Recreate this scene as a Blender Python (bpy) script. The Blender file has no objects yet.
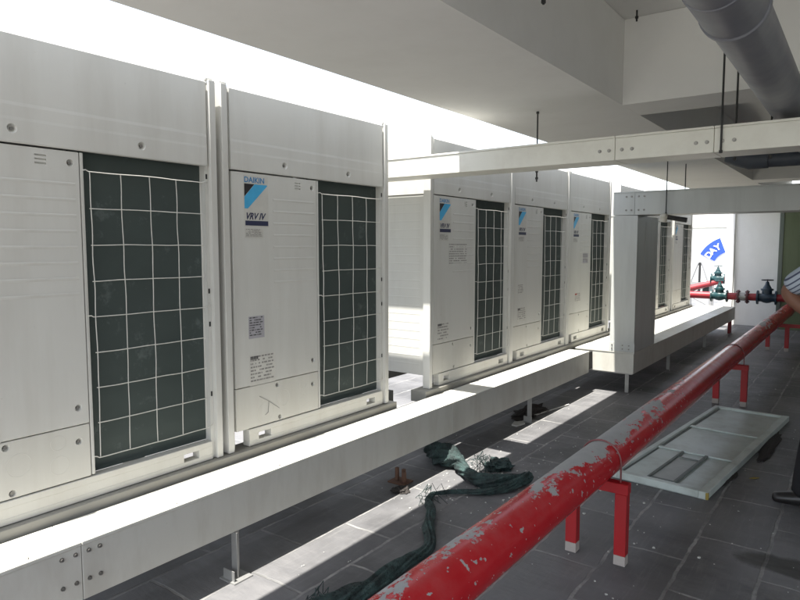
import bpy, bmesh, math, random
from mathutils import Vector, Matrix, noise as mnoise
random.seed(7)
sc = bpy.context.scene
COL = sc.collection
PI = math.pi

# ------------------------------------------------------------------ helpers
def tag(o, label=None, cat=None, group=None, kind=None):
    if label: o['label'] = label
    if cat: o['category'] = cat
    if group: o['group'] = group
    if kind: o['kind'] = kind
    return o

def link(o, parent=None):
    COL.objects.link(o)
    if parent is not None: o.parent = parent
    return o

def obj(name, bm, mat, parent=None, loc=None, smooth=False):
    bmesh.ops.recalc_face_normals(bm, faces=bm.faces[:])
    me = bpy.data.meshes.new(name)
    bm.to_mesh(me); bm.free()
    me.materials.append(mat)
    if smooth:
        for p in me.polygons: p.use_smooth = True
        try: me.set_sharp_from_angle(angle=math.radians(38))
        except Exception: pass
    o = bpy.data.objects.new(name, me)
    if loc is not None: o.location = loc
    return link(o, parent)

def empty(name, loc=(0, 0, 0), label=None, cat=None, group=None):
    o = bpy.data.objects.new(name, None)
    o.empty_display_size = 0.2
    o.location = loc
    link(o)
    return tag(o, label, cat, group)

def box(bm, x0, x1, y0, y1, z0, z1, bev=0.0, seg=2):
    r = bmesh.ops.create_cube(bm, size=1.0)
    vs = r['verts']
    for v in vs:
        v.co = Vector((x0 + (v.co.x + .5) * (x1 - x0), y0 + (v.co.y + .5) * (y1 - y0), z0 + (v.co.z + .5) * (z1 - z0)))
    if bev > 0:
        es = list({e for v in vs for e in v.link_edges})
        bmesh.ops.bevel(bm, geom=es, offset=bev, segments=seg, profile=.6, affect='EDGES')
    return bm

def BX(*a, **k):
    bm = bmesh.new(); box(bm, *a, **k); return bm

def cyl(bm, a, b, r, n=16, r2=None):
    a = Vector(a); b = Vector(b); d = b - a
    m = Matrix.Translation((a + b) / 2) @ d.to_track_quat('Z', 'Y').to_matrix().to_4x4()
    bmesh.ops.create_cone(bm, cap_ends=True, segments=n, radius1=r, radius2=r if r2 is None else r2, depth=d.length, matrix=m)
    return bm

def tube(bm, pts, radii, n=10, cap=True, fn=None):
    pts = [Vector(p) for p in pts]
    if not hasattr(radii, '__len__'): radii = [radii] * len(pts)
    rings = []
    up = Vector((0, 0, 1))
    pn = None
    for i, p in enumerate(pts):
        t = (pts[min(i + 1, len(pts) - 1)] - pts[max(i - 1, 0)]).normalized()
        if pn is None:
            a = up if abs(t.dot(up)) < .95 else Vector((1, 0, 0))
            u = t.cross(a).normalized()
        else:
            u = (pn - t * pn.dot(t)).normalized()
        pn = u
        w = t.cross(u)
        ring = []
        for k in range(n):
            th = 2 * PI * k / n
            rr = radii[i] * (fn(i, th) if fn else 1)
            ring.append(bm.verts.new(p + (u * math.cos(th) + w * math.sin(th)) * rr))
        rings.append(ring)
    for i in range(len(rings) - 1):
        for k in range(n):
            bm.faces.new((rings[i][k], rings[i][(k + 1) % n], rings[i + 1][(k + 1) % n], rings[i + 1][k]))
    if cap:
        bm.faces.new(rings[0]); bm.faces.new(rings[-1][::-1])
    return bm

def prism(bm, poly, axis, a, b):
    """extrude a 2D polygon; axis 'y': poly=(x,z); axis 'x': poly=(y,z); axis 'z': poly=(x,y)"""
    def P(p, t):
        if axis == 'y': return (p[0], t, p[1])
        if axis == 'x': return (t, p[0], p[1])
        return (p[0], p[1], t)
    A = [bm.verts.new(P(p, a)) for p in poly]; B = [bm.verts.new(P(p, b)) for p in poly]
    n = len(poly)
    for i in range(n): bm.faces.new((A[i], A[(i + 1) % n], B[(i + 1) % n], B[i]))
    bm.faces.new(A); bm.faces.new(B[::-1])
    return bm

def cut(o, bm_cut):
    me = bpy.data.meshes.new('cutter'); bmesh.ops.recalc_face_normals(bm_cut, faces=bm_cut.faces[:])
    bm_cut.to_mesh(me); bm_cut.free()
    c = bpy.data.objects.new('cutter', me); COL.objects.link(c)
    par = o.parent; loc = o.location.copy(); o.parent = None; o.location = (0, 0, 0)
    md = o.modifiers.new('b', 'BOOLEAN'); md.operation = 'DIFFERENCE'; md.object = c; md.solver = 'EXACT'
    dg = bpy.context.evaluated_depsgraph_get(); dg.update()
    new = bpy.data.meshes.new_from_object(o.evaluated_get(dg))
    o.modifiers.clear(); o.data = new
    o.parent = par; o.location = loc
    bpy.data.objects.remove(c)

def copy_thing(root, loc, label):
    r = root.copy(); COL.objects.link(r); r.location = loc; r['label'] = label
    def rec(a, b):
        for ch in list(a.children):
            c = ch.copy(); COL.objects.link(c); c.parent = b
            rec(ch, c)
    rec(root, r)
    return r

def text(name, body, size, mat, parent, loc, rot, bold=0.0, shear=0.0, sx=1.0, depth=.0008):
    cu = bpy.data.curves.new(name, 'FONT'); cu.body = body; cu.size = size
    cu.offset = bold; cu.shear = shear; cu.extrude = depth; cu.resolution_u = 3
    t = bpy.data.objects.new(name, cu); COL.objects.link(t)
    dg = bpy.context.evaluated_depsgraph_get(); dg.update()
    me = bpy.data.meshes.new_from_object(t.evaluated_get(dg))
    bpy.data.objects.remove(t)
    me.materials.clear(); me.materials.append(mat)
    o = bpy.data.objects.new(name, me)
    o.location = loc; o.rotation_euler = rot; o.scale = (sx, 1, 1)
    return link(o, parent)

# ------------------------------------------------------------------ materials
def new_mat(name):
    m = bpy.data.materials.new(name); m.use_nodes = True
    nt = m.node_tree; b = nt.nodes['Principled BSDF']
    return m, nt, b
def N(nt, typ, **k):
    n = nt.nodes.new(typ)
    for a, v in k.items():
        if a.startswith('i_'): n.inputs[a[2:].replace('_', ' ')].default_value = v
        else: setattr(n, a, v)
    return n
def ramp(nt, src, stops):
    r = nt.nodes.new('ShaderNodeValToRGB')
    el = r.color_ramp.elements
    while len(el) < len(stops): el.new(.5)
    for e, (p, c) in zip(el, stops):
        e.position = p; e.color = c if len(c) == 4 else (*c, 1)
    nt.links.new(src, r.inputs['Fac'])
    return r.outputs['Color']
def mix(nt, fac, a, b, mode='MIX'):
    m = nt.nodes.new('ShaderNodeMix'); m.data_type = 'RGBA'; m.blend_type = mode
    for sock, v in ((m.inputs['Factor'], fac), (m.inputs['A'], a), (m.inputs['B'], b)):
        pass
    ins = [s for s in m.inputs if s.enabled]
    f, A, B = m.inputs[0], m.inputs[6], m.inputs[7]
    for s, v in ((f, fac), (A, a), (B, b)):
        if isinstance(v, bpy.types.NodeSocket): nt.links.new(v, s)
        elif isinstance(v, (int, float)): s.default_value = v
        else: s.default_value = (*v, 1) if len(v) == 3 else v
    return m.outputs[2]
def coords(nt, scale=(1, 1, 1), rand=True, kind='Object'):
    tc = nt.nodes.new('ShaderNodeTexCoord'); mp = nt.nodes.new('ShaderNodeMapping')
    nt.links.new(tc.outputs[kind], mp.inputs['Vector'])
    mp.inputs['Scale'].default_value = scale
    if rand:
        oi = nt.nodes.new('ShaderNodeObjectInfo'); mu = N(nt, 'ShaderNodeVectorMath', operation='SCALE')
        cb = nt.nodes.new('ShaderNodeCombineXYZ')
        for i in range(3): nt.links.new(oi.outputs['Random'], cb.inputs[i])
        nt.links.new(cb.outputs[0], mu.inputs[0]); mu.inputs['Scale'].default_value = 37.0
        nt.links.new(mu.outputs[0], mp.inputs['Location'])
    return mp.outputs['Vector']
def noise(nt, vec, scale, detail=4, rough=.6):
    n = N(nt, 'ShaderNodeTexNoise'); n.inputs['Scale'].default_value = scale
    n.inputs['Detail'].default_value = detail; n.inputs['Roughness'].default_value = rough
    nt.links.new(vec, n.inputs['Vector'])
    return n.outputs['Fac']
def bump(nt, b, h, strength=.2, dist=.01):
    n = nt.nodes.new('ShaderNodeBump'); n.inputs['Strength'].default_value = strength
    n.inputs['Distance'].default_value = dist
    nt.links.new(h, n.inputs['Height']); nt.links.new(n.outputs[0], b.inputs['Normal'])

def painted(name, col, dirt=(.28, .25, .2), rough=.42, amount=.35, streak=(1, 1, .12), bstr=.08, spec=.4, metal=0, speck=True):
    m, nt, b = new_mat(name)
    v = coords(nt, streak); n1 = noise(nt, v, 7, 5, .65)
    v2 = coords(nt); n2 = noise(nt, v2, 2.2, 4, .6)
    f1 = ramp(nt, n1, [(.45, (0, 0, 0)), (.8, (1, 1, 1))])
    mu = N(nt, 'ShaderNodeMath', operation='MULTIPLY'); nt.links.new(f1, mu.inputs[0]); mu.inputs[1].default_value = amount
    c2 = mix(nt, n2, tuple(x * .93 for x in col), tuple(min(1, x * 1.05) for x in col))
    c3 = mix(nt, mu.outputs[0], c2, dirt)
    if speck:
        n3 = noise(nt, v2, 55, 3, .7)
        f3 = ramp(nt, n3, [(.70, (0, 0, 0)), (.76, (1, 1, 1))])
        mu3 = N(nt, 'ShaderNodeMath', operation='MULTIPLY'); nt.links.new(f3, mu3.inputs[0]); mu3.inputs[1].default_value = .35
        c3 = mix(nt, mu3.outputs[0], c3, dirt)
    nt.links.new(c3, b.inputs['Base Color'])
    r = ramp(nt, n2, [(.3, (rough - .07,) * 3), (.7, (rough + .1,) * 3)]); nt.links.new(r, b.inputs['Roughness'])
    b.inputs['Metallic'].default_value = metal
    bump(nt, b, noise(nt, v2, 3, 3), bstr, .02)
    return m
def flat(name, col, rough=.6, metal=0.0):
    m, nt, b = new_mat(name)
    v = coords(nt); n = noise(nt, v, 18, 4)
    nt.links.new(mix(nt, n, tuple(x * .8 for x in col), tuple(min(1, x * 1.15) for x in col)), b.inputs['Base Color'])
    b.inputs['Roughness'].default_value = rough; b.inputs['Metallic'].default_value = metal
    return m

M = {}
M['ivory'] = painted('ivory_paint', (.60, .597, .565), amount=.22)
M['ivory2'] = painted('ivory_base_paint', (.59, .583, .54), dirt=(.3, .26, .19), amount=.22)
M['post'] = painted('post_paint', (.60, .597, .565), amount=.3)
M['trunk'] = painted('trunking_paint', (.62, .615, .56), dirt=(.3, .26, .2), amount=.35, streak=(1, 1, .3))
M['duct'] = painted('duct_paint', (.72, .71, .64), dirt=(.4, .36, .3), amount=.3, streak=(1, .3, 1))
M['riser'] = painted('riser_paint', (.56, .58, .56), dirt=(.3, .3, .28), amount=.35)
M['ceil'] = painted('ceiling_paint', (.74, .735, .71), dirt=(.58, .565, .53), rough=.8, amount=.25, streak=(.6, .6, .6), bstr=.03, speck=False)
M['wallw'] = painted('white_wall_paint', (.84, .84, .82), dirt=(.66, .65, .61), rough=.8, amount=.35, streak=(.5, .5, .2), speck=False)
M['green'] = painted('green_wall_paint', (.15, .185, .11), dirt=(.05, .08, .03), rough=.75, amount=.4, speck=False)
M['greyframe'] = painted('grey_frame_paint', (.14, .17, .15), rough=.6, amount=.2)
M['concrete'] = painted('concrete', (.42, .41, .38), dirt=(.25, .24, .22), rough=.85, amount=.5, streak=(1, 1, 1), bstr=.2)
M['steelbeam'] = painted('galvanised_beam', (.27, .265, .24), dirt=(.2, .17, .12), rough=.55, amount=.5, streak=(1, .3, 1))
M['wire'] = flat('white_wire', (.56, .55, .51), .4)
M['screw'] = flat('dark_screw', (.24, .235, .22), .45, .3)
M['boltm'] = flat('zinc_bolt', (.30, .29, .27), .4, .8)
M['dark'] = flat('dark_gap', (.02, .02, .02), .8)
M['rod'] = flat('threaded_rod', (.04, .04, .04), .5, .5)
M['legm'] = flat('galvanised_leg', (.36, .36, .35), .45, .5)
M['rust'] = flat('rusty_plate', (.14, .075, .05), .9)
M['black'] = flat('print_black', (.02, .018, .02), .5)
M['cyan'] = flat('print_cyan', (.06, .38, .66), .45)
M['blue'] = flat('print_blue', (.03, .09, .28), .45)
M['navy'] = flat('print_navy', (.03, .035, .08), .45)
M['skysign'] = flat('sign_blue', (.02, .07, .42), .5)
M['signtext'] = flat('sign_white', (.85, .85, .85), .5)
M['stick'] = flat('sticker_white', (.60, .59, .55), .4)
M['stickp'] = flat('sticker_violet_grey', (.40, .39, .42), .4)
M['ink'] = flat('faded_ink', (.25, .24, .23), .5)
M['inkd'] = flat('dark_ink', (.08, .08, .08), .5)
M['redink'] = flat('red_ink', (.45, .06, .04), .5)
M['teal'] = painted('teal_valve_paint', (.010, .050, .055), dirt=(.04, .04, .04), rough=.4, amount=.3)
M['bluev'] = painted('blue_valve_paint', (.015, .04, .07), dirt=(.08, .07, .06), rough=.4, amount=.3)
M['panel'] = painted('pale_green_paint', (.52, .58, .555), dirt=(.2, .2, .16), rough=.5, amount=.45, streak=(1, 1, 1), bstr=.05)
M['panelframe'] = painted('pale_green_frame', (.52, .58, .555), dirt=(.15, .14, .11), rough=.5, amount=.4, streak=(1, 1, 1))
M['panelglass'] = flat('dusty_grey_pane', (.34, .36, .345), .5)
M['gasket'] = flat('grey_gasket', (.17, .19, .18), .7)
M['bulb'] = flat('porcelain', (.6, .58, .5), .35)
M['steelwhite'] = painted('white_steel', (.30, .30, .30), rough=.5, amount=.3)
M['leaf'] = flat('yellow_leaf', (.30, .22, .05), .7)
M['litterw'] = flat('pale_scrap', (.5, .5, .47), .7)
M['litterd'] = flat('dark_scrap', (.035, .03, .027), .9)

def coil_mat():
    m, nt, b = new_mat('coil_fins')
    tc = nt.nodes.new('ShaderNodeTexCoord'); 
    w = N(nt, 'ShaderNodeTexWave', wave_type='BANDS', bands_direction='Y'); w.inputs['Scale'].default_value = 90
    nt.links.new(tc.outputs['Object'], w.inputs['Vector'])
    v = coords(nt, (1, 1, 1)); n = noise(nt, v, 9, 6, .75); n2 = noise(nt, v, 2.5, 3)
    f = ramp(nt, n, [(.58, (0, 0, 0)), (.70, (1, 1, 1))])
    base = mix(nt, n2, (.040, .056, .053), (.062, .082, .077))
    mu = N(nt, 'ShaderNodeMath', operation='MULTIPLY'); nt.links.new(f, mu.inputs[0]); mu.inputs[1].default_value = .45
    nt.links.new(mix(nt, mu.outputs[0], base, (.16, .19, .19)), b.inputs['Base Color'])
    b.inputs['Roughness'].default_value = .6; b.inputs['Metallic'].default_value = .2
    bump(nt, b, w.outputs['Fac'], .5, .002)
    return m
M['coil'] = coil_mat()

def floor_mat():
    m, nt, b = new_mat('slate_tiles')
    tc = nt.nodes.new('ShaderNodeTexCoord')
    sep = nt.nodes.new('ShaderNodeSeparateXYZ'); nt.links.new(tc.outputs['Object'], sep.inputs[0])
    cb = nt.nodes.new('ShaderNodeCombineXYZ')
    ax = N(nt, 'ShaderNodeMath', operation='ADD'); ax.inputs[1].default_value = 60 * .3 + .607; nt.links.new(sep.outputs[0], ax.inputs[0])
    ay = N(nt, 'ShaderNodeMath', operation='ADD'); ay.inputs[1].default_value = 60 * .61 + .03; nt.links.new(sep.outputs[1], ay.inputs[0])
    nt.links.new(ay.outputs[0], cb.inputs[0]); nt.links.new(ax.outputs[0], cb.inputs[1])
    # wobble
    nz = N(nt, 'ShaderNodeTexNoise'); nz.inputs['Scale'].default_value = 9; nz.inputs['Detail'].default_value = 4
    nt.links.new(tc.outputs['Object'], nz.inputs['Vector'])
    sub = N(nt, 'ShaderNodeVectorMath', operation='SUBTRACT'); nt.links.new(nz.outputs['Color'], sub.inputs[0]); sub.inputs[1].default_value = (.5, .5, .5)
    scl = N(nt, 'ShaderNodeVectorMath', operation='SCALE'); nt.links.new(sub.outputs[0], scl.inputs[0]); scl.inputs['Scale'].default_value = .026
    add = N(nt, 'ShaderNodeVectorMath', operation='ADD'); nt.links.new(cb.outputs[0], add.inputs[0]); nt.links.new(scl.outputs[0], add.inputs[1])
    br = N(nt, 'ShaderNodeTexBrick'); br.offset = .5; br.offset_frequency = 2; br.squash = 1
    br.inputs['Scale'].default_value = 1; br.inputs['Brick Width'].default_value = .61; br.inputs['Row Height'].default_value = .3
    br.inputs['Mortar Size'].default_value = .0095; br.inputs['Mortar Smooth'].default_value = .5; br.inputs['Bias'].default_value = 0
    br.inputs['Color1'].default_value = (0, 0, 0, 1); br.inputs['Color2'].default_value = (1, 1, 1, 1); br.inputs['Mortar'].default_value = (.5, .5, .5, 1)
    nt.links.new(add.outputs[0], br.inputs['Vector'])
    v = coords(nt, (1, 1, 1), rand=False)
    vs = coords(nt, (1.0, 3.2, 1), rand=False)
    n_big = noise(nt, v, 1.1, 5, .6); n_med = noise(nt, vs, 5.5, 6, .7); n_fine = noise(nt, v, 60, 4, .7)
    tile = mix(nt, br.outputs['Color'], (.112, .112, .116), (.170, .170, .175))
    tile = mix(nt, ramp(nt, n_med, [(.35, (0, 0, 0)), (.7, (1, 1, 1))]), tile, (.165, .163, .165))
    tile = mix(nt, ramp(nt, n_big, [(.40, (.75, .75, .75)), (.56, (0, 0, 0))]), tile, (.068, .068, .07))
    tile = mix(nt, ramp(nt, n_fine, [(.68, (0, 0, 0)), (.8, (.6, .6, .6))]), tile, (.26, .26, .25))
    st1 = noise(nt, coords(nt, (14, 1.2, 1), rand=False), 2.6, 5, .75)
    tile = mix(nt, ramp(nt, st1, [(.52, (0, 0, 0)), (.75, (.4, .4, .4))]), tile, (.24, .236, .23))
    st2 = noise(nt, v, 2.3, 7, .8)
    tile = mix(nt, ramp(nt, st2, [(.54, (0, 0, 0)), (.68, (.45, .45, .45))]), tile, (.20, .196, .19))
    # one ragged dark oval patch beside the person's shoes
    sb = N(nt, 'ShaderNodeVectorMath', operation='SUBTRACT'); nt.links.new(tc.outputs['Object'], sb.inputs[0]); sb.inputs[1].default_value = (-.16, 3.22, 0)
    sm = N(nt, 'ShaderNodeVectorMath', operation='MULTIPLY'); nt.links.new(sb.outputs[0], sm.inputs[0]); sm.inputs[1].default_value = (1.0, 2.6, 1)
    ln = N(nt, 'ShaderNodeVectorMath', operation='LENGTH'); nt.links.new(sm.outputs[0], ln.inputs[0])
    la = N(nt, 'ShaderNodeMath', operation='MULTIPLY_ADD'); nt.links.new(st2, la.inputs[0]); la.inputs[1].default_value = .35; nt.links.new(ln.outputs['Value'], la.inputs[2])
    dark_patch = ramp(nt, la.outputs[0], [(.38, (.8, .8, .8)), (.46, (0, 0, 0))])
    tile = mix(nt, dark_patch, tile, (.05, .049, .046))
    n_g = noise(nt, v, 3.0, 4, .6)
    n_g2 = noise(nt, v, 16, 5, .75)
    gcol = ramp(nt, n_g, [(.35, (.14, .14, .137)), (.66, (.33, .325, .31))])
    gf = N(nt, 'ShaderNodeMath', operation='MULTIPLY'); nt.links.new(br.outputs['Fac'], gf.inputs[0]); nt.links.new(ramp(nt, n_g2, [(.34, (.25, .25, .25)), (.56, (1, 1, 1))]), gf.inputs[1])
    c = mix(nt, gf.outputs[0], tile, gcol); c = mix(nt, dark_patch, c, (.055, .054, .05))
    nt.links.new(c, b.inputs['Base Color'])
    rr = ramp(nt, n_med, [(.3, (.45,) * 3), (.7, (.7,) * 3)]); nt.links.new(rr, b.inputs['Roughness'])
    # height
    inv = N(nt, 'ShaderNodeMath', operation='MULTIPLY_ADD'); nt.links.new(br.outputs['Fac'], inv.inputs[0]); inv.inputs[1].default_value = -.8
    nt.links.new(n_med, inv.inputs[2])
    bump(nt, b, inv.outputs[0], .55, .007)
    return m
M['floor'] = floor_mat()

def pipe_mat():
    m, nt, b = new_mat('peeling_red_paint')
    tc = nt.nodes.new('ShaderNodeTexCoord'); sep = nt.nodes.new('ShaderNodeSeparateXYZ'); nt.links.new(tc.outputs['Object'], sep.inputs[0])
    v = coords(nt, (1, .55, 1), rand=False); v1 = coords(nt, rand=False)
    n = noise(nt, v, 7, 10, .76); n2 = noise(nt, v, 2.0, 2, .5)
    def mr(src, a, b_, c, d):
        r = N(nt, 'ShaderNodeMapRange'); nt.links.new(src, r.inputs['Value'])
        for i, x in zip((1, 2, 3, 4), (a, b_, c, d)): r.inputs[i].default_value = x
        return r.outputs[0]
    def mt(op, a, b_):
        r = N(nt, 'ShaderNodeMath', operation=op)
        for i, x in enumerate((a, b_)):
            if isinstance(x, bpy.types.NodeSocket): nt.links.new(x, r.inputs[i])
            else: r.inputs[i].default_value = x
        return r.outputs[0]
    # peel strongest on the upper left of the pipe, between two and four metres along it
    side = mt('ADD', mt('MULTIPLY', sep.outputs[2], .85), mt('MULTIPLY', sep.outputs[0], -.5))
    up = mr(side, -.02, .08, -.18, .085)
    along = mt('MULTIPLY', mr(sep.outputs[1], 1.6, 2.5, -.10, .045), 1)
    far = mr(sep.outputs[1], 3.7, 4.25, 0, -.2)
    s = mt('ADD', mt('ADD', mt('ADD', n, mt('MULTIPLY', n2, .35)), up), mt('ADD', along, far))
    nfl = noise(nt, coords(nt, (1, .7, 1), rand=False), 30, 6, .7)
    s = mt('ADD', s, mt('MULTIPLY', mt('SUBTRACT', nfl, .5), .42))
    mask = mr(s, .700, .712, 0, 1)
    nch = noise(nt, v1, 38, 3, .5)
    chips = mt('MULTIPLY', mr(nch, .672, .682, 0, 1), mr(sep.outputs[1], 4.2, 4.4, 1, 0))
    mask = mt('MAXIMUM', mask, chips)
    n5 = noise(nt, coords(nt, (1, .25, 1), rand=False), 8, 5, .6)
    far_sheen_peel = mt('MULTIPLY', mr(mt('ADD', n5, mr(sep.outputs[2], .0, .08, -.2, .03)), .56, .58, 0, 1), mr(sep.outputs[1], 7.6, 8.2, 0, 1))  # far stretch: peel plus the whitish sheen along the top, painted as grey
    mask = mt('MAXIMUM', mask, far_sheen_peel)
    nr = noise(nt, v1, 3, 4); red = mix(nt, nr, (.40, .008, .014), (.50, .013, .021))
    dust = noise(nt, v1, 6, 6, .7)
    red = mix(nt, mt('MULTIPLY', mr(dust, .45, .8, 0, .22), mr(sep.outputs[2], 0, .08, 0, 1)), red, (.42, .30, .29))
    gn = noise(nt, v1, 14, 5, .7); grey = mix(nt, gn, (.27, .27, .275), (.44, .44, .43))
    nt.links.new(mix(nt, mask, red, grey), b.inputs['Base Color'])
    rr = mr(mask, 0, 1, .27, .7); nt.links.new(rr, b.inputs['Roughness'])
    bump(nt, b, mt('SUBTRACT', mt('MULTIPLY', noise(nt, v1, 20, 3), .25), mask), .5, .0015)
    return m
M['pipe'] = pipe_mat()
M['red'] = painted('red_steel_paint', (.38, .010, .016), dirt=(.2, .04, .03), rough=.4, amount=.4)
M['redfar'] = painted('red_pipe_paint', (.30, .02, .03), dirt=(.2, .08, .07), rough=.45, amount=.4)
M['pvc'] = painted('grey_pvc', (.145, .15, .175), dirt=(.26, .26, .26), rough=.42, amount=.6, streak=(.6, .6, .6), bstr=.1)
M['pvcd'] = painted('dark_pvc', (.045, .055, .07), dirt=(.1, .1, .1), rough=.5, amount=.3)

def net_mat():
    m, nt, b = new_mat('green_netting')
    v = coords(nt, rand=False); n = noise(nt, v, 14, 6, .7); n2 = noise(nt, v, 160, 2)
    c = mix(nt, ramp(nt, n, [(.4, (0, 0, 0)), (.68, (1, 1, 1))]), (.010, .019, .019), (.045, .085, .080))
    n3 = noise(nt, v, 70, 4, .8)
    al = ramp(nt, n3, [(.58, (1, 1, 1)), (.64, (.15, .15, .15))]); nt.links.new(al, b.inputs['Alpha'])
    nt.links.new(c, b.inputs['Base Color']); b.inputs['Roughness'].default_value = .75
    bump(nt, b, n2, .8, .004)
    return m
M['net'] = net_mat()
def shirt_mat():
    m, nt, b = new_mat('striped_shirt')
    v = coords(nt, rand=False)
    dt = N(nt, 'ShaderNodeVectorMath', operation='DOT_PRODUCT'); nt.links.new(v, dt.inputs[0]); dt.inputs[1].default_value = (.64, .25, -.76)
    cc = nt.nodes.new('ShaderNodeCombineXYZ'); nt.links.new(dt.outputs['Value'], cc.inputs[0])
    w = N(nt, 'ShaderNodeTexWave', wave_type='BANDS', bands_direction='X'); w.inputs['Scale'].default_value = 13; w.inputs['Distortion'].default_value = 0
    nt.links.new(cc.outputs[0], w.inputs['Vector'])
    n = noise(nt, v, 20)
    base = mix(nt, n, (.34, .39, .46), (.46, .50, .55))
    c = mix(nt, ramp(nt, w.outputs['Fac'], [(.70, (0, 0, 0)), (.9, (1, 1, 1))]), base, (.06, .07, .12))
    nt.links.new(c, b.inputs['Base Color']); b.inputs['Roughness'].default_value = .85
    bump(nt, b, noise(nt, v, 12, 3), .5, .01)
    return m
M['shirt'] = shirt_mat()
M['trouser'] = flat('black_trousers', (.012, .012, .014), .85)
M['shoe'] = flat('black_shoe', (.015, .014, .014), .35)
M['skin'] = flat('skin', (.19, .088, .054), .6)
M['hair'] = flat('black_hair', (.01, .009, .008), .6)
M['eye'] = flat('eye_white', (.7, .68, .64), .2)

# ------------------------------------------------------------------ setting
def setting(name, bm, mat, **k):
    o = obj(name, bm, mat, **k); o['kind'] = 'structure'; return o
gm = painted('far_ground', (.2, .2, .17), rough=.9, amount=.4, speck=False)
g = bmesh.new()
for v in [(-900, -900), (900, -900), (900, 900), (-900, 900)]: g.verts.new((v[0], v[1], -14))
g.faces.new(g.verts[:]); setting('ground', g, gm)
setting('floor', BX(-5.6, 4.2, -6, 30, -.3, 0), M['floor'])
CY0 = -1.2
# roof slab with downstand beams
setting('ceiling', BX(-1.9, 4.0, CY0, 13.4, 2.667, 2.85), M['ceil'])
eb = bmesh.new()
box(eb, -2.0, -1.145, CY0, 13.4, 2.205, 2.665)
setting('ceiling_edge_beam', eb, M['ceil'])
cb_ = bmesh.new()
for y0, y1 in ((3.67, 4.014), (8.67, 9.05)):
    box(cb_, -1.144, 3.9, y0, y1, 2.205, 2.665)
setting('ceiling_cross_beam', cb_, M['ceil'])
lb = bmesh.new(); box(lb, 1.3, 1.7, CY0, 3.668, 2.205, 2.665); setting('ceiling_inner_beam', lb, M['ceil'])

w = obj('end_wall', BX(-2.09, 3.9, 13.0, 13.18, 0, 2.203), M['wallw']); tag(w, 'white rendered wall closing the far end behind the red pipework', 'wall')
obj('pilaster', BX(-2.085, -1.96, 12.94, 12.998, 0, 2.201), M['wallw'], w)
obj('header', BX(-1.958, -1.20, 12.92, 12.998, 2.06, 2.201), M['wallw'], w)
gw = obj('green_wall', BX(-1.17, 3.0, 12.70, 12.97, 0, 2.2), M['green']); tag(gw, 'dark olive green wall beside the white far wall, behind the person', 'wall')
obj('frame_strip', BX(-1.235, -1.172, 12.69, 12.97, 0, 2.2, bev=.004), M['greyframe'], gw)
rw = obj('side_wall', BX(2.9, 3.1, 1.2, 12.9, 0, 2.66), M['wallw']); tag(rw, 'long plain white wall on the building side, right of the camera', 'wall')  # near end left open, out of view, to add sky fill from the right
pw = obj('parapet_wall', BX(-5.3, -5.1, -6, 30, 0, 1.0), M['wallw']); tag(pw, 'low white parapet running behind the row of condensing units', 'wall')
obj('coping', BX(-5.36, -5.04, -6, 30, 1.002, 1.06, bev=.006), M['concrete'], pw)

# ------------------------------------------------------------------ condensing unit
W, D, HT, Z0 = 1.235, .765, 1.70, .45
def ribs(bm, y0, y1, zs, x, s=1, axis='x'):
    for z in zs:
        if axis == 'x':
            prism(bm, [(x, z - .009), (x + .0010, z - .003), (x + .0010, z + .001), (x, z + .003)], 'y', y0, y1)
        else:
            t = .0007 * s
            prism(bm, [(x, z - .009), (x + t, z - .003), (x + t, z + .001), (x, z + .003)], 'x', y0, y1)

def cone_cut(bm, y, z, x=.0, r=.019):
    bmesh.ops.create_cone(bm, cap_ends=True, segments=24, radius1=r, radius2=.009, depth=.014,
        matrix=Matrix.Translation((x - .004, y, z)) @ Matrix.Rotation(-PI / 2, 4, 'Y'))

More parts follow.
